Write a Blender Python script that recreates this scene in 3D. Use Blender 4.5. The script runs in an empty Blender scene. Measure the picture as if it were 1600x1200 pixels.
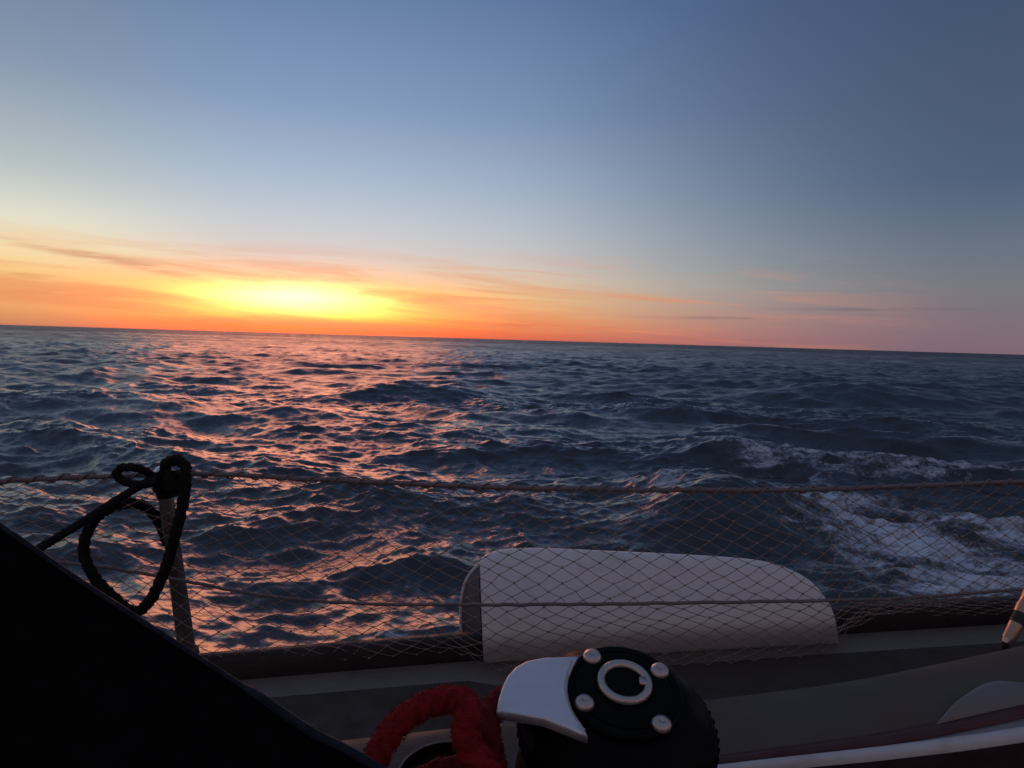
import bpy, bmesh, math, random
import numpy as np
from mathutils import Vector, Matrix

rnd = random.Random(7)
scene = bpy.context.scene
COL = scene.collection
R = math.radians

# ------------------------------------------------------------------ camera
FPX = 1200.0                       # focal length in photo pixels (photo is 1600 wide)
CAM_H = 1.9
ROLL, PITCH = R(1.68), R(3.3)
cam = bpy.data.objects.new('camera', bpy.data.cameras.new('camera'))
COL.objects.link(cam)
cam.data.sensor_width = 36.0
cam.data.lens = 36.0 * FPX / 1600.0
cam.data.clip_start = 0.02
cam.data.clip_end = 60000
CAM_M = Matrix.Translation((0, 0, CAM_H)) @ Matrix.Rotation(R(90) - PITCH, 4, 'X') @ Matrix.Rotation(ROLL, 4, 'Z')
cam.matrix_world = CAM_M
scene.camera = cam

def P(px, py, d):
    """point of the place seen at photo pixel (px, py), d metres in front of the camera"""
    return CAM_M @ Vector(((px - 800) / FPX * d, -(py - 600) / FPX * d, -d))
def on_plane(px, py, o, n):
    c = CAM_M.translation
    v = P(px, py, 1.0) - c
    return c + v * ((o - c).dot(n) / v.dot(n))

# ------------------------------------------------------------------ exposure
vs = scene.view_settings
vs.view_transform = 'Standard'; vs.look = 'None'; vs.exposure = 0; vs.gamma = 1
vs.use_curve_mapping = False
scene.cycles.use_denoising = True
scene.cycles.max_bounces = 6
scene.cycles.sample_clamp_indirect = 4

# ------------------------------------------------------------------ sky
SUN_AZ, SUN_EL = -15.4, 13.0        # degrees from +Y to the right, above the horizon

def lin(c):
    return tuple((v / 255 / 12.92) if v / 255 <= 0.04045 else ((v / 255 + 0.055) / 1.055) ** 2.4 for v in c)

world = bpy.data.worlds.new('World'); scene.world = world
world.use_nodes = True
wn, wl = world.node_tree.nodes, world.node_tree.links
wn.clear()

class NT:
    """small helper to write node maths"""
    def __init__(s, nodes, links): s.n, s.l = nodes, links
    def put(s, sock, v):
        if hasattr(v, 'is_output'): s.l.new(v, sock)
        elif v is not None: sock.default_value = v
    def m(s, op, a, b=None, c=None, clamp=False):
        x = s.n.new('ShaderNodeMath'); x.operation = op; x.use_clamp = clamp
        s.put(x.inputs[0], a)
        if b is not None: s.put(x.inputs[1], b)
        if c is not None: s.put(x.inputs[2], c)
        return x.outputs[0]
    def rng(s, v, a, b, c=0.0, d=1.0, interp='SMOOTHSTEP'):
        x = s.n.new('ShaderNodeMapRange'); x.interpolation_type = interp
        s.put(x.inputs[0], v)
        for i, q in enumerate((a, b, c, d)): x.inputs[i + 1].default_value = q
        return x.outputs[0]
    def mix(s, f, a, b, blend='MIX'):
        x = s.n.new('ShaderNodeMix'); x.data_type = 'RGBA'; x.blend_type = blend; x.clamp_factor = True
        s.put(x.inputs[0], f)
        for i, q in ((6, a), (7, b)):
            if isinstance(q, tuple): x.inputs[i].default_value = (*q[:3], 1)
            else: s.l.new(q, x.inputs[i])
        return x.outputs[2]
    def ramp(s, f, stops, interp='LINEAR'):
        x = s.n.new('ShaderNodeValToRGB'); x.color_ramp.interpolation = interp
        el = x.color_ramp.elements
        el[0].position, el[0].color = stops[0][0], (*stops[0][1], 1)
        el[1].position, el[1].color = stops[-1][0], (*stops[-1][1], 1)
        for p, c in stops[1:-1]:
            e = el.new(p); e.color = (*c, 1)
        s.l.new(f, x.inputs[0])
        return x.outputs[0]
    def noise(s, vec, scale, detail=3, rough=0.5, dist=0.0, out=0):
        x = s.n.new('ShaderNodeTexNoise')
        if vec is not None: s.l.new(vec, x.inputs['Vector'])
        x.inputs['Scale'].default_value = scale; x.inputs['Detail'].default_value = detail
        x.inputs['Roughness'].default_value = rough; x.inputs['Distortion'].default_value = dist
        return x.outputs[out]
    def comb(s, x, y, z):
        c = s.n.new('ShaderNodeCombineXYZ')
        for i, q in enumerate((x, y, z)): s.put(c.inputs[i], q)
        return c.outputs[0]
    def vm(s, op, a, b=None, scale=None):
        x = s.n.new('ShaderNodeVectorMath'); x.operation = op
        for i, q in enumerate((a, b)):
            if q is None: continue
            if hasattr(q, 'is_output'): s.l.new(q, x.inputs[i])
            else: x.inputs[i].default_value = q
        if scale is not None: s.put(x.inputs['Scale'], scale)
        return x.outputs[0]

W = NT(wn, wl)
tc = wn.new('ShaderNodeTexCoord')
sep = wn.new('ShaderNodeSeparateXYZ'); wl.new(tc.outputs['Generated'], sep.inputs[0])
DEG = 180 / math.pi
el = W.m('MULTIPLY', W.m('ARCSINE', sep.outputs[2]), DEG)
az = W.m('MULTIPLY', W.m('ARCTAN2', sep.outputs[0], sep.outputs[1]), DEG)
d_az = W.m('SUBTRACT', az, SUN_AZ)

def station(stops):                # elevation (deg) -> colour, ramp spans 0..60 deg, square-root spaced
    f = W.m('SQRT', W.m('DIVIDE', W.m('MAXIMUM', el, 0.0), 60.0), clamp=True)
    return W.ramp(f, [(math.sqrt(e / 60), lin(c)) for e, c in stops])
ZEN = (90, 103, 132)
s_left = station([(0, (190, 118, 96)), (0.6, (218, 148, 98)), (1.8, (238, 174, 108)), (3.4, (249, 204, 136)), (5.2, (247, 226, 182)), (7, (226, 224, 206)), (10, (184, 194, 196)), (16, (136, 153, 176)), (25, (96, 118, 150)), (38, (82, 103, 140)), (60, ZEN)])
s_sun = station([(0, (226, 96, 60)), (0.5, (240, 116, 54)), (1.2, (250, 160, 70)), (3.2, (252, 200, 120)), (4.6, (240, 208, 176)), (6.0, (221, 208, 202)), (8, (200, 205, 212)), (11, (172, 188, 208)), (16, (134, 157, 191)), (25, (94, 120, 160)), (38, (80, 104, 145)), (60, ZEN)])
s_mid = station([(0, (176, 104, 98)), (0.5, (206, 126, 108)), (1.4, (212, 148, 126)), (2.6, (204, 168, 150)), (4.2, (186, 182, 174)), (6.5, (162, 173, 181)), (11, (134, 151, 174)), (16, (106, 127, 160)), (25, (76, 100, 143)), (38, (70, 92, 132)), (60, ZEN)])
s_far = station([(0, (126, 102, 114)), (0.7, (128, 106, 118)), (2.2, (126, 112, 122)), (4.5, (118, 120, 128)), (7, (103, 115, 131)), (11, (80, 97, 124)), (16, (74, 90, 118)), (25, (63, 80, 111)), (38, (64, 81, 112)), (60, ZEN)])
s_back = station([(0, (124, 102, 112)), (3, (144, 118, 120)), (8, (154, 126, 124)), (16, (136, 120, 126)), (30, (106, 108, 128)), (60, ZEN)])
base = W.mix(W.rng(d_az, -18, -2), s_left, s_sun)
base = W.mix(W.rng(d_az, 0, 38), base, s_mid)
base = W.mix(W.rng(d_az, 14, 48), base, s_far)
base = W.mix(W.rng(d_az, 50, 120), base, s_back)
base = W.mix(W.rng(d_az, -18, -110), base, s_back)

# thin cloud streaks low over the horizon
def gauss(u0, v0, su, sv, tilt=0.0):
    u = W.m('SUBTRACT', az, u0)
    v = W.m('SUBTRACT', W.m('SUBTRACT', el, v0), W.m('MULTIPLY', u, tilt))
    a = W.m('POWER', W.m('DIVIDE', W.m('ABSOLUTE', u), su), 2.0)
    b = W.m('POWER', W.m('DIVIDE', W.m('ABSOLUTE', v), sv), 2.0)
    return W.m('EXPONENT', W.m('MULTIPLY', W.m('ADD', a, b), -1.0))
sc_vec = W.comb(W.m('MULTIPLY', az, 0.05), W.m('ADD', W.m('MULTIPLY', el, 0.75), W.m('MULTIPLY', az, 0.03)), 0.0)
n_st = W.noise(sc_vec, 1.0, 6, 0.6, 0.6)
wisp = W.m('MULTIPLY', W.rng(n_st, 0.46, 0.60), W.rng(el, 7.5, 2.0))
warm = W.m('MULTIPLY', W.rng(d_az, 48, 20), W.rng(d_az, -80, -25))
base = W.mix(W.m('MULTIPLY', W.m('MULTIPLY', wisp, warm), 0.6), base, lin((232, 142, 98)))
fib = W.noise(W.comb(W.m('MULTIPLY', az, 0.25), W.m('MULTIPLY', el, 3.0), 1.7), 1.0, 4, 0.6)
def streak(b, g, col, amt):
    return W.mix(W.m('MULTIPLY', W.m('MULTIPLY', g, W.rng(fib, 0.32, 0.62)), amt), b, lin(col))
for u0, v0, su, sv, tilt, col, amt in (
        (-28.5, 4.6, 4.5, 0.28, -0.13, (205, 150, 120), 0.75),
        (-24.5, 3.9, 3.0, 0.22, -0.16, (206, 142, 112), 0.6),
        (-31.5, 3.1, 2.2, 0.2, -0.05, (214, 150, 104), 0.55),
        (-27.5, 2.0, 6.0, 0.32, -0.03, (216, 138, 92), 0.6),
        (-4.5, 2.5, 3.6, 0.22, -0.07, (232, 150, 120), 0.6),
        (1.0, 1.1, 6.0, 0.3, -0.01, (226, 118, 84), 0.7),
        (12.0, 1.9, 2.6, 0.1, -0.02, (158, 118, 116), 0.6),
        (15.2, 2.0, 2.4, 0.09, 0.0, (140, 106, 108), 0.8),
        (25.0, 2.75, 4.6, 0.12, 0.01, (102, 94, 108), 0.6)):
    base = streak(base, gauss(u0, v0, su, sv, tilt), col, amt)

# glow where the sun has just gone behind the haze on the horizon
def addglow(b, g, col, k):
    x = W.mix(1.0, b, W.vm('SCALE', col, None, W.m('MULTIPLY', g, k)), 'ADD')
    return x
cov = W.rng(n_st, 0.66, 0.38, 0.42, 1.0)
g1 = W.m('MULTIPLY', gauss(SUN_AZ - 0.8, 2.3, 5.4, 0.95), cov)
g0 = gauss(SUN_AZ - 0.6, 2.6, 4.4, 0.85)
g2 = W.m('MULTIPLY', gauss(SUN_AZ - 0.6, 2.1, 7.2, 1.2), cov)
g3 = W.m('MULTIPLY', gauss(SUN_AZ - 0.5, 1.5, 9.0, 2.1), cov)
low = W.rng(el, 0.5, 1.5)
base = addglow(base, W.m('MULTIPLY', g0, low), (1.0, 0.85, 0.6), 0.7)
base = addglow(base, W.m('MULTIPLY', g1, low), (1.0, 0.60, 0.08), 1.5)
base = addglow(base, W.m('MULTIPLY', g2, low), (1.0, 0.15, 0.012), 5.5)
base = addglow(base, g3, (1.0, 0.09, 0.03), 2.2)
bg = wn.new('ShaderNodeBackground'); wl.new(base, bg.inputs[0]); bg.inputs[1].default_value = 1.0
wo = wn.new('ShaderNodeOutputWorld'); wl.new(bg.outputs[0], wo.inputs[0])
world.cycles.sampling_method = 'MANUAL'; world.cycles.sample_map_resolution = 2048

# ------------------------------------------------------------------ sun, wide and raised above the glow for orange sheen on near water
sd = bpy.data.lights.new('sun', 'SUN'); sun = bpy.data.objects.new('sun', sd); COL.objects.link(sun)
sd.energy = 0.23; sd.color = (1.0, 0.26, 0.06); sd.angle = R(20)
sv = Vector((math.sin(R(SUN_AZ)) * math.cos(R(SUN_EL)), math.cos(R(SUN_AZ)) * math.cos(R(SUN_EL)), math.sin(R(SUN_EL))))
sun.rotation_euler = sv.to_track_quat('Z', 'Y').to_euler()

# ------------------------------------------------------------------ materials
def mat(name, col, rough=0.5, metal=0.0, var=0.25, scale=8.0, bump=0.0, bscale=60.0, spec=0.5, worn=None, wscale=5.0, sheen=0.0):
    m = bpy.data.materials.new(name); m.use_nodes = True
    n, l = m.node_tree.nodes, m.node_tree.links
    T = NT(n, l); b = n['Principled BSDF']
    co = n.new('ShaderNodeTexCoord').outputs['Object']
    f = T.noise(co, scale, 5, 0.6)
    c = T.mix(f, tuple(v * (1 - var) for v in col), tuple(min(1, v * (1 + var)) for v in col))
    if worn:
        c = T.mix(T.rng(T.noise(co, wscale, 6, 0.65, 0.4), 0.52, 0.7), c, worn)
    l.new(c, b.inputs['Base Color'])
    l.new(T.rng(T.noise(co, scale * 1.7, 3), 0.3, 0.7, max(0.02, rough * 0.75), min(1, rough * 1.3)), b.inputs['Roughness'])
    b.inputs['Metallic'].default_value = metal
    b.inputs['Specular IOR Level'].default_value = spec
    if sheen: b.inputs['Sheen Weight'].default_value = sheen; b.inputs['Sheen Roughness'].default_value = 0.5
    if bump:
        bn = n.new('ShaderNodeBump'); bn.inputs['Strength'].default_value = bump; bn.inputs['Distance'].default_value = 0.004
        l.new(T.noise(co, bscale, 4, 0.6), bn.inputs['Height']); l.new(bn.outputs[0], b.inputs['Normal'])
    return m
M = {
    'white': mat('white_vinyl', (0.78, 0.74, 0.72), 0.5, 0, 0.06, 6, 0.25, 90, worn=(0.64, 0.59, 0.55), wscale=9),
    'inner': mat('cover_end_shade', (0.10, 0.10, 0.12), 0.6),  # dark tone holds the shade inside the open end
    'deck': mat('shaded_gelcoat', (0.19, 0.165, 0.145), 0.5, 0, 0.15, 5, 0.2, 120, worn=(0.14, 0.12, 0.105)),  # shade of sail, cockpit and crew put into darker tones for deck, nonskid, coaming
    'nonskid': mat('nonskid_paint', (0.060, 0.045, 0.034), 0.8, 0, 0.25, 9, 0.8, 260),
    'coam': mat('coaming_gelcoat', (0.090, 0.070, 0.054), 0.7, 0, 0.25, 3, 0.3, 140, worn=(0.042, 0.033, 0.026), wscale=2.5),
    'rail': mat('dark_toe_rail', (0.022, 0.016, 0.013), 0.6, 0, 0.3, 12, 0.4, 60),
    'hull': mat('hull_paint', (0.16, 0.16, 0.17), 0.35),
    'redband': mat('dark_red_paint', (0.075, 0.012, 0.016), 0.5),
    'seat': mat('dark_red_cushion', (0.03, 0.008, 0.010), 0.8, 0, 0.3, 10, 0.5, 150),
    'trim': mat('white_trim', (0.58, 0.57, 0.56), 0.4, 0, 0.1, 8, 0.15, 100, worn=(0.42, 0.40, 0.38)),
    'lit_coam': mat('lit_gelcoat', (0.17, 0.155, 0.15), 0.5, 0, 0.12, 6, 0.15, 90),  # paler tone; light caught on the coaming curve is put into the colour
    'pinkish': mat('grey_sill', (0.24, 0.20, 0.20), 0.5),
    'steel': mat('stanchion_steel', (0.17, 0.155, 0.15), 0.38, 0.75, 0.2, 20, 0.15, 120),
    'wire': mat('lifeline_sheath', (0.17, 0.14, 0.145), 0.6, 0, 0.25, 30, 0.3, 200),
    'net': mat('net_cord', (0.30, 0.225, 0.185), 0.85, 0, 0.35, 14),
    'rope_black': mat('black_rope', (0.010, 0.008, 0.008), 0.9, 0, 0.4, 40, 0.6, 220, spec=0.2),
    'rope_red': mat('red_rope', (0.26, 0.017, 0.019), 0.95, 0, 0.55, 70, 0.9, 320, spec=0.1, sheen=0.0),
    'rope_dark': mat('dark_red_rope', (0.15, 0.012, 0.016), 0.95, 0, 0.5, 60, 0.9, 320, spec=0.15),  # darker red for the tail and lower turn
    'canvas': mat('black_canvas', (0.0055, 0.0042, 0.0048), 0.95, 0, 0.4, 30, 0.3, 300, spec=0.0),
    'hem': mat('navy_hem', (0.008, 0.011, 0.019), 0.7, 0, 0.3, 30, spec=0.3),
    'winch': mat('black_anodised', (0.004, 0.004, 0.0045), 0.5, 0, 0.3, 20, 0.15, 120, spec=0.07),
    'alloy': mat('brushed_alloy', (0.72, 0.72, 0.74), 0.40, 0.7, 0.08, 14, 0.35, 55, worn=(0.62, 0.60, 0.60), wscale=10),
    'chrome': mat('screw_steel', (0.52, 0.46, 0.42), 0.32, 0.85, 0.12, 30, 0.2, 120),
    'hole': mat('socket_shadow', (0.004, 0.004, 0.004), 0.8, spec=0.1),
    'orange_lit_metal': mat('orange_lit_metal', (0.52, 0.33, 0.22), 0.4, 0.75, 0.2, 40, 0.2, 150),  # copper tone holds the orange light reflected by the metal
}

# ------------------------------------------------------------------ object helpers
def link(name, me, m, parent=None, smooth=True):
    o = bpy.data.objects.new(name, me); COL.objects.link(o)
    if m is not None: me.materials.append(m)
    if smooth and len(me.polygons): me.polygons.foreach_set('use_smooth', [True] * len(me.polygons))
    if parent is not None:
        o.parent = parent; o.matrix_parent_inverse = parent.matrix_world.inverted()
    return o
def from_bm(name, bm, m, parent=None, smooth=True):
    bmesh.ops.recalc_face_normals(bm, faces=bm.faces)
    me = bpy.data.meshes.new(name); bm.to_mesh(me); bm.free()
    return link(name, me, m, parent, smooth)
def empty(name, loc, label, cat, group=None):
    o = bpy.data.objects.new(name, None); COL.objects.link(o); o.location = loc
    o.matrix_world = Matrix.Translation(loc); o.empty_display_size = 0.1
    return tag(o, label, cat, group)
def tag(o, label, cat, group=None):
    o['label'] = label; o['category'] = cat
    if group: o['group'] = group
    return o
def sharp(o, ang=35):
    o.data.set_sharp_from_angle(angle=R(ang)); return o

def catmull(pts, n=8, closed=False):
    pts = [Vector(p) for p in pts]; out = []; N = len(pts)
    for i in range(N if closed else N - 1):
        if closed: a, b, c, d = pts[i - 1], pts[i], pts[(i + 1) % N], pts[(i + 2) % N]
        else: a, b, c, d = pts[max(i - 1, 0)], pts[i], pts[i + 1], pts[min(i + 2, N - 1)]
        for k in range(n):
            t = k / n
            out.append(0.5 * ((2 * b) + (c - a) * t + (2 * a - 5 * b + 4 * c - d) * t * t + (3 * b - a - 3 * c + d) * t ** 3))
    if not closed: out.append(pts[-1])
    return out
def frames(path):
    N = len(path); T = [(path[min(i + 1, N - 1)] - path[max(i - 1, 0)]).normalized() for i in range(N)]
    u = T[0].orthogonal().normalized(); fr = []
    for t in T:
        u = (u - t * u.dot(t)).normalized(); fr.append((t, u, t.cross(u)))
    return fr
def tube(bm, path, r, seg=8, caps=True, prof=None):
    """round tube; r is a number or one radius per point; prof(i, angle) multiplies it"""
    rr = r if isinstance(r, (list, tuple)) else [r] * len(path)
    rings = []
    for i, (p, (t, u, v)) in enumerate(zip(path, frames(path))):
        ring = []
        for k in range(seg):
            a = 2 * math.pi * k / seg
            q = rr[i] * (prof(i, a) if prof else 1)
            ring.append(bm.verts.new(p + u * (q * math.cos(a)) + v * (q * math.sin(a))))
        rings.append(ring)
    for A, B in zip(rings, rings[1:]):
        for k in range(seg):
            bm.faces.new((A[k], A[(k + 1) % seg], B[(k + 1) % seg], B[k]))
    if caps:
        bm.faces.new(rings[0][::-1]); bm.faces.new(rings[-1])
def rope(bm, path, r, seg=12, lay=9.0, fuzz=0.05, seed=0):
    """laid rope: three strands twisting along the path, with fuzz"""
    q = random.Random(seed); s = 0; arc = [0]
    for a, b in zip(path, path[1:]): s += (b - a).length; arc.append(s)
    jit = {}
    def prof(i, a):
        j = 1 + fuzz * (q.random() * 2 - 1)
        return (0.76 + 0.27 * abs(math.cos(1.5 * (a + arc[i] / (lay * r) * 2 * math.pi)))) * j
    tube(bm, path, r, seg, True, prof)
def lathe(bm, prof, c, ax, ux, seg=48, close=False):
    """surface of revolution: prof = [(radius, height)] about axis ax through c"""
    vx = ax.cross(ux); rings = []
    for r, h in prof:
        if r < 1e-6: rings.append([bm.verts.new(c + ax * h)])
        else: rings.append([bm.verts.new(c + ax * h + (ux * math.cos(2 * math.pi * k / seg) + vx * math.sin(2 * math.pi * k / seg)) * r) for k in range(seg)])
    pairs = list(zip(rings, rings[1:])) + ([(rings[-1], rings[0])] if close else [])
    for A, B in pairs:
        for k in range(seg):
            k2 = (k + 1) % seg
            if len(A) == 1 and len(B) == 1: continue
            if len(A) == 1: bm.faces.new((A[0], B[k2], B[k]))
            elif len(B) == 1: bm.faces.new((A[k], A[k2], B[0]))
            else: bm.faces.new((A[k], A[k2], B[k2], B[k]))
def loft(bm, rows, close_row=False):
    V = [[bm.verts.new(p) for p in r] for r in rows]
    for A, B in zip(V, V[1:]):
        n = len(A)
        for k in range(n if close_row else n - 1):
            bm.faces.new((A[k], A[(k + 1) % n], B[(k + 1) % n], B[k]))
    return V
def slab(bm, outline, n, th):
    """closed plate: outline points, extruded by th along -n"""
    top = [bm.verts.new(p) for p in outline]; bot = [bm.verts.new(p - n * th) for p in outline]
    bm.faces.new(top); bm.faces.new(bot[::-1])
    N = len(top)
    for k in range(N): bm.faces.new((top[k], bot[k], bot[(k + 1) % N], top[(k + 1) % N]))

# ------------------------------------------------------------------ sea
def build_sea():
    rs = np.random.RandomState(11)
    wd = np.array([-0.28, -0.96])                         # the seas run towards the boat
    wd /= np.linalg.norm(wd)
    L0 = 0.85
    def cascade(L, N, kmin, kmax):
        k1 = np.fft.fftfreq(N, 1.0 / N) * 2 * np.pi / L
        kx, ky = np.meshgrid(k1, k1, indexing='ij')
        k = np.hypot(kx, ky); k[0, 0] = 1
        cosf = (kx * wd[0] + ky * wd[1]) / k
        sp = np.exp(-1 / (k * L0) ** 2) / k ** 3.75 * (0.14 + 0.86 * cosf ** 4) * np.where(cosf < 0, 0.4, 1.0)
        sp *= ((k >= kmin) & (k < kmax)) * np.exp(-(k * 0.012) ** 2); sp[0, 0] = 0
        H = (rs.randn(N, N) + 1j * rs.randn(N, N)) * np.sqrt(sp) * (2 * np.pi / L)
        f = lambda q: np.real(np.fft.ifft2(q)) * N * N
        return L, N, f(H), f(1j * kx / k * H), f(1j * ky / k * H)
    C = [cascade(173.0, 512, 0.0, 2.2), cascade(41.0, 512, 2.2, 11.0), cascade(8.3, 512, 11.0, 90.0)]
    sig = math.sqrt(sum((c[2] ** 2).mean() for c in C))
    amp = 0.078 / sig
    gain = (1.05, 1.0, 1.1)
    # rows: rings about the boat, close together near it
    r = [2.6]
    while r[-1] < 30000:
        q = r[-1]
        px = 0.5 if q < 20 else 0.24 if q < 45 else 0.15 if q < 400 else 0.5
        step = max(0.028, q * q / (CAM_H * 768) * px)
        r.append(q + min(step, q * 0.35))
    r = np.array([0.6, 1.2, 1.8] + r)
    front = np.arange(-47, 47.001, 0.092)
    back = np.arange(50, 311, 3.0)
    th = np.radians(np.concatenate([front, back]))
    nr, nt = len(r), len(th)
    rr, tt = np.meshgrid(r, th, indexing='ij')
    x, y = rr * np.sin(tt), rr * np.cos(tt)
    dr = np.gradient(r)[:, None] * np.ones_like(tt)
    dt = np.gradient(np.concatenate([front, back]))
    wide = np.maximum(dr, rr * np.radians(np.abs(np.concatenate([np.full(len(front), 0.092), np.full(len(back), 3.0)])))[None, :])
    X, Y, Z = x.copy(), y.copy(), np.zeros_like(x)
    def samp(F, L, N, px_, py_):
        u = (px_ / L * N) % N; v = (py_ / L * N) % N
        i, j = np.floor(u).astype(int) % N, np.floor(v).astype(int) % N
        fu, fv = u - np.floor(u), v - np.floor(v); i2, j2 = (i + 1) % N, (j + 1) % N
        return (F[i, j] * (1 - fu) + F[i2, j] * fu) * (1 - fv) + (F[i, j2] * (1 - fu) + F[i2, j2] * fu) * fv
    lod = np.zeros_like(x)
    for q, ((L, N, h, dx, dy), lam, chop) in enumerate(zip(C, (30.0, 3.0, 0.22), (1.2, 0.9, 0.7))):
        w = np.clip(1.6 - wide / (lam * 0.55), 0, 1) * amp * gain[q]
        a = (0.3, 0.9, 2.0)[q]
        ca, sa = math.cos(a * 0), math.sin(a * 0)
        X += samp(dx, L, N, x + 13 * q - (2.9 if q == 0 else 0), y + 57) * w * chop
        Y += samp(dy, L, N, x + 13 * q - (2.9 if q == 0 else 0), y + 57) * w * chop
        Z += samp(h, L, N, x + 13 * q - (2.9 if q == 0 else 0), y + 57) * w
        lod += (0.4, 0.35, 0.25)[q] * (1 - w / amp / gain[q])
    # single steeper seas seen in the photograph: (x, y, half width, height, steep side towards the boat)
    def ridge(x0, y0, sx, hgt, front_l, back_l, skew=0.0):
        v = y - y0 - skew * (x - x0)
        wv = np.where(v < 0, np.exp(-(v / front_l) ** 2), np.exp(-(v / back_l) ** 2))
        return hgt * wv * np.exp(-((x - x0) / sx) ** 2)
    fx = lambda px, d: (px - 800) / FPX * d
    for px, d, sx, hg, fl, bl, sk in ((1140, 8.0, 1.1, 0.50, 0.75, 1.6, 0.22), (1150, 12.6, 0.9, 0.30, 0.6, 1.6, 0.1), (650, 24, 2.4, 0.42, 1.3, 3.2, 0.1),
                                   (1340, 28, 4.0, 0.55, 2.0, 4.0, 0.05), (60, 17, 3.0, 0.3, 1.1, 2.5, 0.0), (470, 16.5, 1.7, 0.24, 0.8, 2.0, -0.1), (1080, 20.0, 2.2, 0.26, 1.0, 2.6, 0.1)):
        Z += ridge(fx(px, d), d, sx, hg, fl, bl, sk)
    # foam: wake and broken water on the right, thin lines on the crests
    def patch(px, py, sx, sy, tilt=0.0):
        dh = py - (508 + 47 * px / 1600)
        d = CAM_H * FPX / dh; x0 = fx(px, d)
        u, v = x - x0, y - d - tilt * (x - x0)
        return np.exp(-((u / sx) ** 2 + (v / sy) ** 2))
    foam = np.zeros_like(x)
    for px, py, sx, sy, tl, k in ((1430, 850, 1.5, 1.8, 0.0, 1.0), (1510, 915, 1.5, 0.9, 0.0, 0.95), (1340, 790, 1.5, 1.6, 0.0, 0.9), (1300, 716, 3.0, 2.2, 0.0, 1.04), (1185, 730, 0.7, 1.4, 0, 0.8),
                              (1430, 737, 3.2, 2.0, 0.0, 0.95), (1570, 825, 2.2, 1.7, 0.0, 0.88), (1045, 785, 0.5, 0.7, 0.6, 1.0), (1290, 800, 1.1, 1.6, 0.0, 0.98), (660, 1003, 0.6, 0.3, 0.0, 0.95), (450, 1015, 0.5, 0.25, 0.0, 0.75), (1600, 748, 2.5, 0.8, 0, .62), (1540, 950, 1.2, 0.35, 0, .9)):
        foam = np.maximum(foam, k * patch(px, py, sx, sy, tl))
    foam = np.maximum(foam, 0)
    L, N, h, dx, dy = C[2]
    Z += np.clip(foam - 0.3, 0, 1) * 5.0 * amp * samp(h, L, N, x * 0.8, y * 0.8) * np.clip(1.6 - wide / 0.25, 0, 1)
    Z += np.clip(foam - 0.3, 0, 1) * 0.03
    co = np.stack([X, Y, Z], -1).reshape(-1, 3).astype(np.float32)
    idx = np.arange(nr * nt).reshape(nr, nt); nx = np.roll(idx, -1, axis=1)
    quads = np.stack([idx[:-1], idx[1:], nx[1:], nx[:-1]], -1).reshape(-1, 4)
    me = bpy.data.meshes.new('sea')
    me.vertices.add(len(co)); me.vertices.foreach_set('co', co.ravel())
    nq = len(quads)
    me.loops.add(nq * 4); me.loops.foreach_set('vertex_index', quads.ravel().astype(np.int32))
    me.polygons.add(nq); me.polygons.foreach_set('loop_start', np.arange(0, nq * 4, 4, dtype=np.int32))
    me.update(calc_edges=True); me.validate()
    for nm, ar in (('foam', foam), ('lod', np.clip(lod, 0, 1))):
        at = me.attributes.new(nm, 'FLOAT', 'POINT'); at.data.foreach_set('value', ar.ravel().astype(np.float32))
    # water material
    m = bpy.data.materials.new('sea_water'); m.use_nodes = True
    n, l = m.node_tree.nodes, m.node_tree.links; T = NT(n, l); b = n['Principled BSDF']
    geo = n.new('ShaderNodeNewGeometry'); pos = geo.outputs['Position']
    rot = n.new('ShaderNodeMapping'); l.new(pos, rot.inputs[0]); rot.inputs['Rotation'].default_value = (0, 0, R(-14)); rot.inputs['Scale'].default_value = (0.62, 1, 1)
    pv = rot.outputs[0]
    al = n.new('ShaderNodeAttribute'); al.attribute_name = 'lod'; af = n.new('ShaderNodeAttribute'); af.attribute_name = 'foam'
    def slope(scale, k, detail=2):
        c = T.noise(pv, scale, detail, 0.55, 0, 1)
        return T.vm('SCALE', T.vm('SUBTRACT', c, (0.5, 0.5, 0.5)), None, k)
    s = T.vm('ADD', slope(10.0, 0.46, 3), slope(36.0, 0.36, 3))
    s2 = T.vm('ADD', slope(0.5, 0.9, 3), slope(2.2, 0.8, 2))
    s = T.vm('ADD', s, T.vm('SCALE', s2, None, al.outputs['Fac']))
    s = T.vm('MULTIPLY', s, (1, 1, 0.0))
    nrm = T.vm('NORMALIZE', T.vm('ADD', geo.outputs['Normal'], s))
    # foam pattern: lacy, broken by cells
    fst = n.new('ShaderNodeMapping'); l.new(pos, fst.inputs[0]); fst.inputs['Rotation'].default_value = (0, 0, R(-24)); fst.inputs['Scale'].default_value = (0.55, 1.25, 1)
    fn = T.noise(fst.outputs[0], 1.9, 8, 0.72, 0.9)
    fl = T.noise(pos, 11.0, 6, 0.75, 0.8)
    fv = T.m('ADD', T.m('MULTIPLY', fn, 0.6), T.m('MULTIPLY', fl, 0.4))
    thr = T.m('SUBTRACT', fv, T.m('SUBTRACT', 0.715, T.m('MULTIPLY', af.outputs['Fac'], 0.305)))
    fm = T.m('MULTIPLY', T.rng(thr, -0.04, 0.16), T.rng(af.outputs['Fac'], 0.05, 0.35))
    l.new(T.mix(fm, (0.008, 0.011, 0.015), (0.64, 0.72, 0.80)), b.inputs['Base Color'])
    l.new(T.m('ADD', T.rng(fm, 0, 1, 0.26, 0.6), T.m('MULTIPLY', al.outputs['Fac'], T.rng(T.m('ADD', T.m('MULTIPLY', T.noise(pv, 0.03, 5, 0.7), 0.5), T.m('MULTIPLY', T.noise(pv, 0.22, 3, 0.6), 0.5)), 0.40, 0.60, 0.02, 0.42, 'LINEAR'))), b.inputs['Roughness'])
    b.inputs['IOR'].default_value = 1.62
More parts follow.
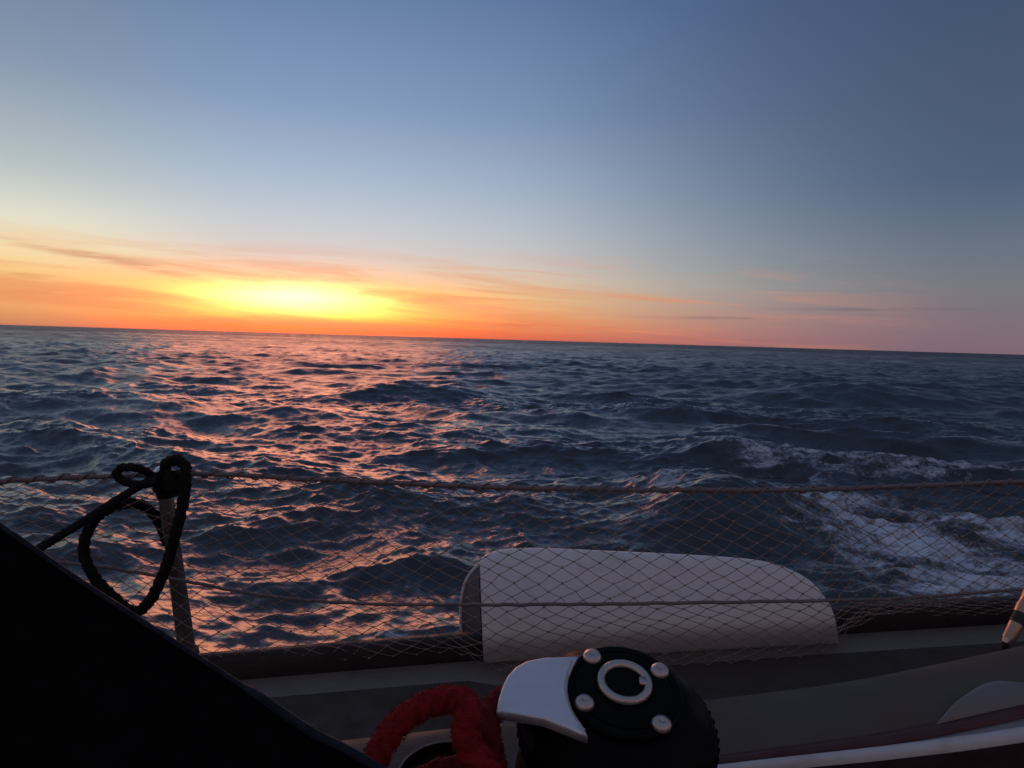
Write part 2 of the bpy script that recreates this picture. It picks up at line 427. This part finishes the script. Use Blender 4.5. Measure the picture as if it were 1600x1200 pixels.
    l.new(nrm, b.inputs['Normal'])
    o = link('sea', me, m); o['kind'] = 'structure'
    return o
build_sea()

# ------------------------------------------------------------------ the boat: frame of axes
EA = P(400, 1066, 1.75)                       # two points of the deck edge
EB = P(1440, 990, 1.86)
XB = (EB - EA).normalized()
HEEL = R(9)
tmp = Vector((0, 0, 1)); YB = tmp.cross(XB).normalized(); ZB = XB.cross(YB).normalized()
YB = (Matrix.Rotation(HEEL, 3, XB) @ YB).normalized(); ZB = (Matrix.Rotation(HEEL, 3, XB) @ ZB).normalized()
def D(x, y, z): return EA + XB * x + YB * y + ZB * z      # deck frame: x aft along the rail, y outboard, z up
def deck_at(px, py, z=0.0): return on_plane(px, py, D(0, 0, z), ZB)

boat = empty('sailboat', D(0.5, 0, 0), 'sailing yacht seen from its cockpit, side deck darkened for shade with dark toe rail along the bottom', 'sailboat')
def bulge(x): return 0.035 * math.cos((x - 0.9) * 0.9)     # slight sheer of the deck edge in plan
XS = [-2.4 + 0.12 * i for i in range(49)]
# hull topsides
bm = bmesh.new()
loft(bm, [[D(x, bulge(x) + 0.03, -0.002), D(x, bulge(x) + 0.05, -0.2), D(x, bulge(x) - 0.02, -0.8), D(x, -0.3, -1.3)] for x in XS])
from_bm('hull', bm, M['hull'], boat)
# side deck: gently cambered sheet with a smooth margin
bm = bmesh.new()
loft(bm, [[D(x, bulge(x) + 0.03, 0)] + [D(x, bulge(x) * (1 + yy / 0.8) + yy, 0.02 * (1 - (1 + yy / 0.5) ** 2)) for yy in (0, -0.05, -0.1, -0.2, -0.3, -0.4, -0.5)] for x in XS])
from_bm('side_deck', bm, M['deck'], boat)
for x0, x1 in ((-2.2, -0.35), (-0.28, 0.55), (0.62, 2.4)):
    bm = bmesh.new(); rows = []
    for i in range(13):
        x = x0 + (x1 - x0) * i / 12
        e = 0.03 if i in (0, 12) else 0
        rows.append([D(x, bulge(x) + yy, 0.004 + 0.02 * (1 - (1 + yy / 0.5) ** 2)) for yy in (-0.105 - e, -0.2, -0.3, -0.42 + e)])
    loft(bm, rows)
    from_bm('nonskid_panel', bm, M['nonskid'], boat)
# toe rail
bm = bmesh.new()
loft(bm, [[D(x, bulge(x) + 0.028, -0.03), D(x, bulge(x) + 0.03, 0.045), D(x, bulge(x) + 0.022, 0.058), D(x, bulge(x) + 0.0, 0.058), D(x, bulge(x) - 0.01, 0.045), D(x, bulge(x) - 0.012, 0.001)] for x in XS])
from_bm('toe_rail', bm, M['rail'], boat)

# coaming with its painted band, sill and white trim, curving along the cockpit
CH = 0.13
def on_coam(px, py): return on_plane(px, py, D(0, 0, CH), ZB)
def pathc(pts, n=10): return catmull([on_coam(a, b) for a, b in pts], n)
trim_lo = pathc(((200, 1330), (700, 1262), (960, 1232), (1180, 1203), (1400, 1181), (1600, 1155), (1850, 1110), (2200, 1030)))
trim_hi = pathc(((200, 1310), (700, 1247), (960, 1218), (1180, 1191), (1400, 1166), (1600, 1137), (1850, 1088), (2200, 1005)))
band_lo = pathc(((200, 1306), (700, 1244), (960, 1215), (1180, 1188), (1400, 1161), (1600, 1120), (1850, 1062), (2200, 970)))
band_hi = pathc(((200, 1292), (700, 1232), (960, 1203), (1180, 1174), (1400, 1142), (1600, 1098), (1850, 1035), (2200, 938)))
top_out = [p + (p - q) * 2.2 for p, q in zip(pathc(((200, 1215), (700, 1172), (960, 1150), (1180, 1128), (1400, 1098), (1600, 1060), (1850, 1000), (2200, 905))), band_hi)]
nrow = len(trim_lo)
top_out = [b + YB * 0.16 for b in band_hi]
def strip(name, A, B, m, up=0.0, crown=0.004):
    bm = bmesh.new()
    loft(bm, [[a - ZB * 0.012, a + ZB * up, (a + b) / 2 + ZB * (up + crown), b + ZB * up, b - ZB * 0.012] for a, b in zip(A, B)])
    return from_bm(name, bm, m, boat)
strip('trim', trim_lo, trim_hi, M['trim'], 0.004, 0.006)
strip('coaming_sill', [p + (q - p) * 0.02 for p, q in zip(trim_hi, band_lo)], band_lo, M['pinkish'], -0.002, 0.001)
strip('red_stripe', band_lo, band_hi, M['redband'], 0.002, 0.002)
bm = bmesh.new()
loft(bm, [[b, b + YB * 0.03 + ZB * 0.006, b + YB * 0.10 + ZB * 0.006, t - YB * 0.03 + ZB * 0.002, t - ZB * 0.010, t + YB * 0.025 - ZB * 0.032, t + YB * 0.05 - ZB * (CH * 0.6), t + YB * 0.075 - ZB * (CH + 0.01)] for b, t in zip(band_hi, top_out)])
from_bm('coaming', bm, M['coam'], boat)
fo_ = catmull([on_coam(*t) for t in ((1462, 1133), (1490, 1104), (1522, 1078), (1550, 1066), (1580, 1068), (1620, 1078), (1700, 1070), (1800, 1045))], 6)
fi_ = catmull([on_coam(*t) for t in ((1464, 1134), (1490, 1128), (1520, 1121), (1560, 1112), (1600, 1103), (1660, 1088), (1730, 1071), (1805, 1050))], 6)
bm = bmesh.new()
loft(bm, [[a - ZB * 0.01] + [a.lerp(b, t) + ZB * (0.002 + 0.018 * (math.sin(math.pi * t) if 0 < t < 1 else 0.0) * min(1.0, (a - b).length / 0.05)) for t in (0.0, 0.04, 0.1, 0.18, 0.28, 0.4, 0.6, 0.8, 0.93, 1.0)] + [b - ZB * 0.01] for a, b in zip(fo_, fi_)])
from_bm('lit_moulding', bm, M['lit_coam'], boat)
bm = bmesh.new()
loft(bm, [[a - ZB * 0.006, a - ZB * 0.02 - YB * 0.004, a - ZB * 0.22 - YB * 0.03, a - ZB * 0.25 - YB * 0.06, a - ZB * 0.25 - YB * 0.5, a - ZB * 0.6 - YB * 0.52, a - ZB * 0.62 - YB * 1.2] for a in trim_lo])
from_bm('cockpit_seat', bm, M['seat'], boat)

# ------------------------------------------------------------------ stanchion
base = deck_at(297, 1052, 0.0)
topP = P(254, 738, 1.70)
st = empty('stanchion', base, 'weathered steel stanchion with a coil of black rope hung on its top', 'stanchion')
bm = bmesh.new(); ax = (topP - base).normalized(); Ls = (topP - base).length
tube(bm, [base + ax * (Ls * t) for t in (0.0, 0.1, 0.101, 0.35, 0.7, 0.98, 1.0)], [0.0225, 0.022, 0.0195, 0.0185, 0.0165, 0.0155, 0.012], 20)
sharp(from_bm('tube', bm, M['steel'], st))
bm = bmesh.new(); lathe(bm, [(0, 0), (0.05, 0), (0.05, 0.008), (0.028, 0.02), (0.026, 0.06), (0.0, 0.06)], base, ZB, XB, 24)
sharp(from_bm('base_socket', bm, M['rail'], st))
bm = bmesh.new(); lathe(bm, [(0.0165, -0.012), (0.019, -0.006), (0.019, 0.004), (0.012, 0.012), (0, 0.014)], topP, ax, XB, 20)
from_bm('cap', bm, M['alloy'], st)

# ------------------------------------------------------------------ lifelines
def railpts(spec, n=10): return catmull([P(*s) for s in spec], n)
TOPL = railpts(((-500, 770, 1.66), (-200, 764, 1.67), (0, 752, 1.68), (130, 745, 1.69), (254, 742, 1.70), (330, 741, 1.70), (560, 752, 1.72), (800, 762, 1.74), (1100, 766, 1.77), (1300, 764, 1.80), (1600, 752, 1.84), (1900, 735, 1.88), (2300, 700, 1.95)))
MIDL = railpts(((-500, 850, 1.68), (-200, 868, 1.69), (0, 872, 1.695), (130, 882, 1.70), (272, 905, 1.71), (420, 932, 1.72), (560, 943, 1.73), (740, 945, 1.70), (800, 945, 1.665), (1000, 943, 1.665), (1250, 939, 1.69), (1330, 937, 1.77), (1400, 935, 1.815), (1600, 921, 1.85), (1900, 895, 1.89), (2300, 850, 1.96)))
def wavy(path, a, seed):
    q = random.Random(seed)
    return [p + Vector((0, 0, q.uniform(-a, a))) for p in path]
bm = bmesh.new(); tube(bm, wavy(TOPL, 0.0012, 1), 0.0054, 10)
lt = from_bm('lifeline', bm, M['wire'], None); tag(lt, 'upper lifeline along the top edge of the netting', 'lifeline', 'lifelines along the deck edge')
bm = bmesh.new(); tube(bm, wavy(MIDL, 0.0012, 2), 0.0038, 10)
lm = from_bm('lifeline', bm, M['wire'], None); tag(lm, 'lower lifeline crossing the white rounded cover at mid height', 'lifeline', 'lifelines along the deck edge')

# ------------------------------------------------------------------ netting between the top lifeline and the toe rail
def resample(path, n):
    s = [0.0]
    for a, b in zip(path, path[1:]): s.append(s[-1] + (b - a).length)
    out = []; j = 0
    for i in range(n):
        t = s[-1] * i / (n - 1)
        while j < len(s) - 2 and s[j + 1] < t: j += 1
        out.append(path[j].lerp(path[j + 1], (t - s[j]) / max(1e-9, s[j + 1] - s[j])))
    return out
cl_, cr_ = deck_at(750, 1058) - EA, deck_at(1309, 1026) - EA
COV_X0, COV_Y0, COV_X1, COV_Y1 = cl_.dot(XB) - 0.03, cl_.dot(YB), cr_.dot(XB) + 0.03, cr_.dot(YB)
print('COV', COV_X0, COV_Y0, COV_X1, COV_Y1)
NC, NR = 156, 28
tl = resample(TOPL, NC + 1); ml = resample(MIDL, NC + 1)
bl = []
for p in tl:
    v = p - EA; x = v.dot(XB); bl.append(D(x + 0.03, bulge(x) - 0.006, 0.03))
q = random.Random(5)
def net_pt(i, j):
    i = max(0, min(NC, i)); t = j / NR
    a, m_, b = tl[i], ml[i], bl[i]
    tm = 0.60
    x = (a - EA).dot(XB); g = 1 / (1 + math.exp(-(x - COV_X0) / 0.03)) / (1 + math.exp((x - COV_X1) / 0.03))
    if g > 0.001:                      # pulled inboard of the white cover
        yc = COV_Y0 + (COV_Y1 - COV_Y0) * (x - COV_X0) / (COV_X1 - COV_X0) - 0.014
        b = b.lerp(D(x, yc, 0.012), g)
    p = a.lerp(m_, t / tm) if t < tm else m_.lerp(b, (t - tm) / (1 - tm))
    return p
netP = {}
for i in range(NC + 1):
    for j in range(NR + 1):
        if (i + j) % 2 == 0:
            e = 0.0035 if 0 < j < NR else 0.001
            netP[i, j] = net_pt(i, j) + XB * (q.uniform(-e, e) + 0.010 * math.sin(j * 0.5 + i * 0.11)) + ZB * q.uniform(-e, e) * 0.7 + YB * (q.uniform(-e, e) + 0.006 * math.sin(i * 0.23 + j * 0.4))
net = empty('safety_net', D(0.5, 0, 0), 'brown knotted diamond mesh safety net laced to the lifelines above the deck edge', 'netting')
bm = bmesh.new()
def strand(bm, a, b, r=0.00095):
    d = (b - a); t = d.normalized(); u = t.orthogonal().normalized(); v = t.cross(u)
    mid = (a + b) / 2 + ZB * (-0.0012)
    R_ = []
    for p in (a, mid, b):
        R_.append([bm.verts.new(p + u * (r * math.cos(k * 2 * math.pi / 3)) + v * (r * math.sin(k * 2 * math.pi / 3))) for k in range(3)])
    for A, B in zip(R_, R_[1:]):
        for k in range(3): bm.faces.new((A[k], A[(k + 1) % 3], B[(k + 1) % 3], B[k]))
for (i, j), p in netP.items():
    for di in (-1, 1):
        o = netP.get((i + di, j + 1))
        if o: strand(bm, p, o)
from_bm('mesh_cord', bm, M['net'], net)
bm = bmesh.new()
for (i, j), p in netP.items():
    s = 0.0028 * q.uniform(0.8, 1.2)
    bmesh.ops.create_icosphere(bm, subdivisions=1, radius=s, matrix=Matrix.Translation(p))
from_bm('knot', bm, M['net'], net)['kind'] = 'stuff'
# lacing that spirals round the top lifeline
bm = bmesh.new(); pl = []
for i in range(NC * 6):
    f = i / 6; k = int(f); p = tl[k].lerp(tl[k + 1], f - k)
    a = f * math.pi
    pl.append(p + ZB * (0.0078 * math.cos(a)) + YB * (0.0070 * math.sin(a)))
tube(bm, pl, 0.0022, 5)
from_bm('lacing', bm, M['wire'], net)
# border cord along the foot
bm = bmesh.new(); tube(bm, [p for p in bl], 0.004, 6); from_bm('foot_cord', bm, M['net'], net)

# ------------------------------------------------------------------ white rounded cover outboard of the net
def OFF(h):                          # how far the padded face leans outboard at height h
    return 0.15 * max(0.0, (h - 0.08) / 0.17) ** 1.35 + 0.055 * max(0.0, (0.10 - h) / 0.10) ** 1.7
def build_cover():
    pL, pR = deck_at(750, 1058), deck_at(1309, 1026)
    rt = (pR - pL).normalized()
    nb = (YB - rt * YB.dot(rt)); nb = (nb + ZB * -0.10).normalized(); up = rt.cross(nb).normalized()
    def Q(px, py): return on_plane(px, py, pL, nb)
    top = catmull([Q(a, b) for a, b in ((750, 886), (753, 878), (762, 871), (778, 866), (800, 863), (850, 862), (940, 866), (1030, 870), (1120, 875), (1180, 880), (1220, 888), (1255, 902), (1280, 921), (1297, 945), (1306, 972), (1310, 1008))], 3)
    th = empty('moulded_cover', pL.lerp(pR, 0.5), 'white rounded moulded cover with an open left end standing at the deck edge', 'cover')
    pix = catmull([Vector((a, b, 0)) for a, b in ((750, 888), (753, 880), (762, 873), (778, 868), (800, 865), (850, 864), (940, 868), (1030, 872), (1120, 877), (1180, 882), (1220, 890), (1255, 904), (1280, 923), (1297, 946), (1306, 972), (1310, 1008))], 3)
    top = []
    for p in pix:
        off = 0.0
        for _ in range(8):
            w = on_plane(p.x, p.y, pL + nb * off, nb)
            H = (w - pL).dot(up); off = OFF(H)
        top.append(w - nb * off)
    def body(inset, n=14):
        rows = []
        for p in top:
            foot = pL + rt * (p - pL).dot(rt); H = (p - foot).length
            row = []
            for k in range(n + 1):
                v = k / n
                row.append(foot + up * (H * v) + nb * (OFF(H * v) + inset))
            # over the top and down the back
            e = row[-1]
            for k in range(1, 6):
                a = k / 5 * math.pi * 0.5
                row.append(e + nb * (0.055 * math.sin(a)) + up * (0.012 * math.sin(2 * a) - 0.05 * (1 - math.cos(a))))
            row.append(row[-1] - up * max(0.0, min(0.12, H - 0.07)))
            rows.append(row)
        return rows
    bm = bmesh.new(); loft(bm, body(0.0))
    sh = from_bm('shell', bm, M['white'], th)
    so = sh.modifiers.new('thickness', 'SOLIDIFY'); so.thickness = 0.006; so.offset = -1
    # open left end: shade-toned recess with a thin rolled rim standing out to the left
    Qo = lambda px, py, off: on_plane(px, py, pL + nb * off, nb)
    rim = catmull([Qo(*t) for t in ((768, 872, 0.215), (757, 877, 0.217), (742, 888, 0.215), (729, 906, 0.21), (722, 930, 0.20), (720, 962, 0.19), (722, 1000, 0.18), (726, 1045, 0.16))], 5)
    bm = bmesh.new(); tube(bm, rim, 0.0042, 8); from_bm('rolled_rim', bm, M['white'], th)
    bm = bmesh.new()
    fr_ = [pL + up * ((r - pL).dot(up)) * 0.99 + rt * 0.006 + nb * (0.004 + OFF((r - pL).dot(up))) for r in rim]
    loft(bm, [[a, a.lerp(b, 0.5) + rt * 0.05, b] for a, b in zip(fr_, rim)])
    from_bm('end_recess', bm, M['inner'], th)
    return th
build_cover()

# ------------------------------------------------------------------ black rope hanging on the stanchion
rp = empty('black_rope', topP, 'black rope coil looped over the stanchion top with one end led down to the left', 'rope')
bm = bmesh.new()
big = catmull([P(*s) for s in ((262, 748, 1.66), (258, 728, 1.655), (272, 719, 1.65), (288, 726, 1.645), (290, 750, 1.645), (285, 790, 1.645), (274, 835, 1.645), (262, 878, 1.65), (244, 922, 1.655), (224, 950, 1.66), (206, 955, 1.66), (180, 936, 1.66), (152, 908, 1.66), (136, 880, 1.66), (131, 856, 1.665), (138, 828, 1.67), (158, 802, 1.68), (186, 789, 1.70), (214, 787, 1.72), (238, 801, 1.735), (252, 822, 1.735), (262, 850, 1.73))], 12)
rope(bm, big, 0.0125, 12, 5, 0.10, 1); from_bm('coil', bm, M['rope_black'], rp)
bm = bmesh.new()
leg = catmull([P(*s) for s in ((262, 735, 1.675), (240, 747, 1.655), (222, 757, 1.645), (180, 783, 1.60), (120, 821, 1.53), (66, 854, 1.46), (20, 884, 1.40))], 12)
rope(bm, leg, 0.0090, 12, 5, 0.08, 2); from_bm('lead', bm, M['rope_black'], rp)
bm = bmesh.new()
sm = catmull([P(*s) for s in ((246, 748, 1.675), (225, 735, 1.66), (205, 730, 1.655), (188, 732, 1.65), (182, 741, 1.65), (190, 750, 1.65), (207, 756, 1.645), (226, 757, 1.64), (246, 752, 1.64))], 12)
rope(bm, sm, 0.0095, 12, 5, 0.10, 3); from_bm('bight', bm, M['rope_black'], rp)
bm = bmesh.new()
hx = []
for i in range(64):
    a = i / 64 * 2 * math.pi * 3.4
    hx.append(topP - ax * (0.004 + 0.042 * i / 64) + XB * (0.026 * math.cos(a) + 0.009) - YB * (0.026 * math.sin(a)))
rope(bm, hx, 0.0090, 10, 5, 0.08, 4)
rope(bm, catmull([P(*s) for s in ((266, 735, 1.655), (264, 752, 1.65), (268, 766, 1.65))], 8), 0.0125, 10, 5, 0.1, 5)
from_bm('hitch', bm, M['rope_black'], rp)

# ------------------------------------------------------------------ winch
wc = P(975, 1076, 1.0)
wn_ = (Matrix.Rotation(R(13), 3, XB) @ ZB).normalized()
wn_ = (Matrix.Rotation(R(5), 3, YB) @ wn_).normalized()
wx = (XB - wn_ * XB.dot(wn_)).normalized(); wy = wn_.cross(wx)
wt = empty('winch', wc - wn_ * 0.17, 'black self tailing winch with a silver feeder plate beside the red rope', 'winch')
bm = bmesh.new()
lathe(bm, [(0, -0.012), (0.080, -0.012), (0.088, -0.016), (0.112, -0.034), (0.128, -0.054), (0.133, -0.066), (0.133, -0.082), (0.122, -0.090), (0.119, -0.10), (0.119, -0.15), (0.13, -0.17), (0.13, -0.20), (0, -0.20)], wc, wn_, wx, 64)
sharp(from_bm('drum', bm, M['winch'], wt))
bm = bmesh.new()
lathe(bm, [(0.0, -0.011), (0.074, -0.011), (0.0765, -0.008), (0.0765, -0.002), (0.074, 0.0005), (0.0655, 0.001), (0.0650, -0.0008), (0.0638, -0.0008), (0.0633, 0.001), (0.045, 0.002), (0.040, 0.0005), (0.0, 0.0005)], wc, wn_, wx, 72)
sharp(from_bm('top_plate', bm, M['winch'], wt))
bm = bmesh.new()
for k in range(56):
    a = 2 * math.pi * k / 56; d = wx * math.cos(a) + wy * math.sin(a); e = wx * -math.sin(a) + wy * math.cos(a)
    o0 = wc + d * 0.131 - wn_ * 0.062
    slab(bm, [o0 + e * 0.003, o0 - e * 0.003, o0 - e * 0.002 + d * 0.0032, o0 + e * 0.002 + d * 0.0032], wn_, 0.022)
from_bm('grip_ring', bm, M['winch'], wt, False)
def wp(px, py, h=0.0): return on_plane(px, py, wc + wn_ * h, wn_)
rc = wp(976, 1066, 0.003)
bm = bmesh.new()
lathe(bm, [(0.0255, -0.001), (0.0265, 0.004), (0.031, 0.0062), (0.0352, 0.0045), (0.0365, -0.001)], rc, wn_, wx, 56)
tooth = [rc + wx * a + wy * b + wn_ * 0.005 for a, b in ((0.0185, -0.006), (0.0195, 0.004), (0.029, 0.005), (0.029, -0.008))]
slab(bm, tooth, wn_, 0.006)
from_bm('socket_ring', bm, M['chrome'], wt)
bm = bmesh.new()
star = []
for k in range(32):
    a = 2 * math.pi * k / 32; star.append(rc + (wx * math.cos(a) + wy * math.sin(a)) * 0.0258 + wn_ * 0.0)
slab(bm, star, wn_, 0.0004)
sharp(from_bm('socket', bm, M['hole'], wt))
scr = None
for k, (px, py) in enumerate(((925, 1026), (1030, 1048), (913, 1098), (1033, 1131))):
    c = wp(px, py + 2, 0.0)
    if scr is None:
        bm = bmesh.new(); lathe(bm, [(0.0128, 0.0), (0.0128, 0.0025), (0.0108, 0.0062), (0.006, 0.0086), (0.0036, 0.009), (0.0030, 0.005), (0.0, 0.005)], Vector(), wn_, wx, 24)
        scr = from_bm('screw', bm, M['chrome'], None); scr.location = c; scr.parent = wt; scr.matrix_parent_inverse = wt.matrix_world.inverted()
    else:
        o = scr.copy(); COL.objects.link(o); o.location = c; o.parent = wt; o.matrix_parent_inverse = scr.matrix_parent_inverse.copy()
# feeder plate: crescent hugging the top plate
fo = [(905, 1025), (880, 1026), (850, 1027), (822, 1029), (806, 1034), (794, 1044), (786, 1058), (780, 1076), (777, 1095), (812, 1109), (850, 1124), (890, 1140), (919, 1151),
      (908, 1137), (897, 1117), (890, 1098), (887, 1078), (889, 1060), (895, 1043)]
bm = bmesh.new()
pts = [wp(a, b, 0.004) for a, b in fo]
fc = sum(pts, Vector()) / len(pts)
def ringf(inset, h):
    out = []
    for p in pts:
        v = p - fc; out.append(p - v * inset + wn_ * h - wn_ * (max(0, -(p - fc).dot(wx) - 0.01) * 0.35))
    return out
rows = [ringf(0.10, 0.002), ringf(0.045, 0.0015), ringf(0.012, -0.0008), ringf(0.0, -0.004), ringf(0.0, -0.012), ringf(0.03, -0.014)]
V = loft(bm, rows, True)
bmesh.ops.triangle_fill(bm, use_beauty=True, use_dissolve=False, edges=[e for e in bm.edges if e.is_boundary and all(v in V[0] for v in e.verts)])
from_bm('feeder_plate', bm, M['alloy'], wt)
bm = bmesh.new()
tube(bm, catmull([wp(a, b, 0.003) for a, b in ((893, 1036), (886, 1056), (883, 1078), (887, 1100), (895, 1119), (912, 1143))], 6), 0.0035, 8)
from_bm('feeder_lip', bm, M['chrome'], wt)

# ------------------------------------------------------------------ red rope
rr_ = empty('red_rope', P(700, 1180, 0.95), 'fuzzy red rope standing in a loop to the left of the winch', 'rope')
def fuzzy(bm, path, r, seed):
    rope(bm, path, r, 30, 4.2, 0.07, seed)
    q = random.Random(seed); fr = frames(path)
    for i in range(0, len(path)):
        for _ in range(14):
            t, u, v = fr[i]; a = q.uniform(0, 2 * math.pi); d = u * math.cos(a) + v * math.sin(a)
            b = path[i] + d * r * 0.95; e = b + d * r * q.uniform(0.12, 0.34) + t * q.uniform(-0.004, 0.004)
            w = t * 0.0007
            bm.faces.new((bm.verts.new(b - w), bm.verts.new(b + w), bm.verts.new(e)))
bm = bmesh.new()
fuzzy(bm, catmull([P(*s) for s in ((560, 1290, 0.90), (574, 1225, 0.91), (590, 1180, 0.925), (616, 1138, 0.94), (652, 1108, 0.95), (692, 1094, 0.95), (722, 1096, 0.94), (733, 1110, 0.925), (727, 1134, 0.91), (731, 1162, 0.90), (750, 1192, 0.89), (772, 1225, 0.88), (790, 1270, 0.87))], 14), 0.0165, 1)
from_bm('loop', bm, M['rope_red'], rr_)
bm = bmesh.new()
fuzzy(bm, catmull([P(*s) for s in ((860, 1092, 1.11), (820, 1086, 1.09), (786, 1090, 1.05), (766, 1110, 1.0), (762, 1140, 0.97), (770, 1180, 0.96), (776, 1230, 0.95), (770, 1290, 0.95))], 14), 0.0155, 2)
from_bm('tail', bm, M['rope_dark'], rr_)
bm = bmesh.new()
fuzzy(bm, catmull([P(*s) for s in ((560, 1330, 0.97), (620, 1255, 0.99), (680, 1208, 1.0), (740, 1205, 0.99), (790, 1240, 0.97))], 14), 0.0165, 3)
from_bm('lower_turn', bm, M['rope_dark'], rr_)

# small black drum inside the red loop
pc = P(694, 1208, 1.02)
pt = empty('rope_drum', pc - ZB * 0.1, 'small black drum with a thin grey rim inside the loop of red rope', 'drum')
bm = bmesh.new(); lathe(bm, [(0, -0.01), (0.056, -0.01), (0.060, 0.0), (0.062, -0.004), (0.062, -0.09), (0.075, -0.12), (0.075, -0.16), (0, -0.16)], pc, ZB, XB, 40)
sharp(from_bm('drum', bm, M['winch'], pt))
bm = bmesh.new(); tube(bm, [pc + (XB * math.cos(a) + YB * math.sin(a)) * 0.0620 for a in [2 * math.pi * k / 40 for k in range(41)]], 0.0014, 6, False)
from_bm('rim', bm, M['wire'], pt)

# ------------------------------------------------------------------ black canvas sheet, lower left
cv = empty('canvas_screen', P(200, 1150, 0.8), 'near black canvas spray screen slanting across the lower left corner', 'canvas')
edge = catmull([P(*s) for s in ((-420, 560, 1.02), (-200, 690, 0.99), (0, 822, 0.96), (120, 905, 0.94), (250, 990, 0.92), (380, 1074, 0.90), (480, 1142, 0.88), (530, 1168, 0.88), (580, 1196, 0.88), (680, 1258, 0.88), (800, 1330, 0.88))], 8)
low = catmull([P(*s) for s in ((-420, 1250, 0.66), (-200, 1300, 0.66), (0, 1330, 0.66), (120, 1345, 0.66), (250, 1352, 0.66), (380, 1360, 0.66), (470, 1365, 0.68), (530, 1370, 0.70), (580, 1375, 0.72), (680, 1385, 0.74), (800, 1400, 0.76))], 8)
bm = bmesh.new()
nrm = (edge[40] - low[40]).cross(XB).normalized()
rowsA = []; rowsB = []
for i, (a, b) in enumerate(zip(edge, low)):
    rw = []
    for k in range(13):
        t = k / 12; w = 0.010 * math.sin(i * 0.35 + t * 5) * t * (1 - t) * 2
        rw.append(a.lerp(b, t) + nrm * w * (1 if nrm.z > 0 else -1))
    rowsA.append(rw + [p - nrm * 0.003 * (1 if nrm.z > 0 else -1) for p in rw[::-1]])
loft(bm, rowsA, True)
from_bm('sheet', bm, M['canvas'], cv)
bm = bmesh.new(); tube(bm, edge, [0.004 + 0.003 * (i > 40) for i in range(len(edge))], 8); from_bm('hem', bm, M['hem'], cv)

# ------------------------------------------------------------------ rigging screw at the right edge
b0, b1 = P(1572, 1006, 1.66), P(1640, 880, 1.70)
tb = empty('rigging_screw', b0, 'rigging screw tinted for orange light, leaning at the right end of the side deck', 'turnbuckle')
axr = (b1 - b0).normalized(); Lr = (b1 - b0).length
def seg(name, t0, t1, r0, r1, m, rings=0):
    bm = bmesh.new(); n = 2 + rings * 4
    pts = [b0 + axr * Lr * (t0 + (t1 - t0) * i / (n - 1)) for i in range(n)]
    rad = [r0 + (r1 - r0) * i / (n - 1) + (0.0012 if rings and i % 4 in (1, 2) else 0) for i in range(n)]
    tube(bm, pts, rad, 14); return sharp(from_bm(name, bm, m, tb))
seg('fork', 0.0, 0.05, 0.009, 0.012, M['chrome'])
seg('lower_stud', 0.05, 0.24, 0.013, 0.015, M['orange_lit_metal'])
seg('lock_collar', 0.24, 0.36, 0.016, 0.016, M['rail'])
seg('barrel', 0.36, 0.95, 0.017, 0.019, M['orange_lit_metal'], 3)
seg('upper_stud', 0.95, 1.5, 0.011, 0.008, M['orange_lit_metal'])
seg('stay_wire', 1.5, 22.0, 0.0042, 0.0042, M['steel'])
bm = bmesh.new(); foot = deck_at(1568, 1030)
tube(bm, [b0, b0.lerp(foot, 0.5), foot], [0.007, 0.009, 0.014], 10); from_bm('chain_plate', bm, M['rail'], tb)
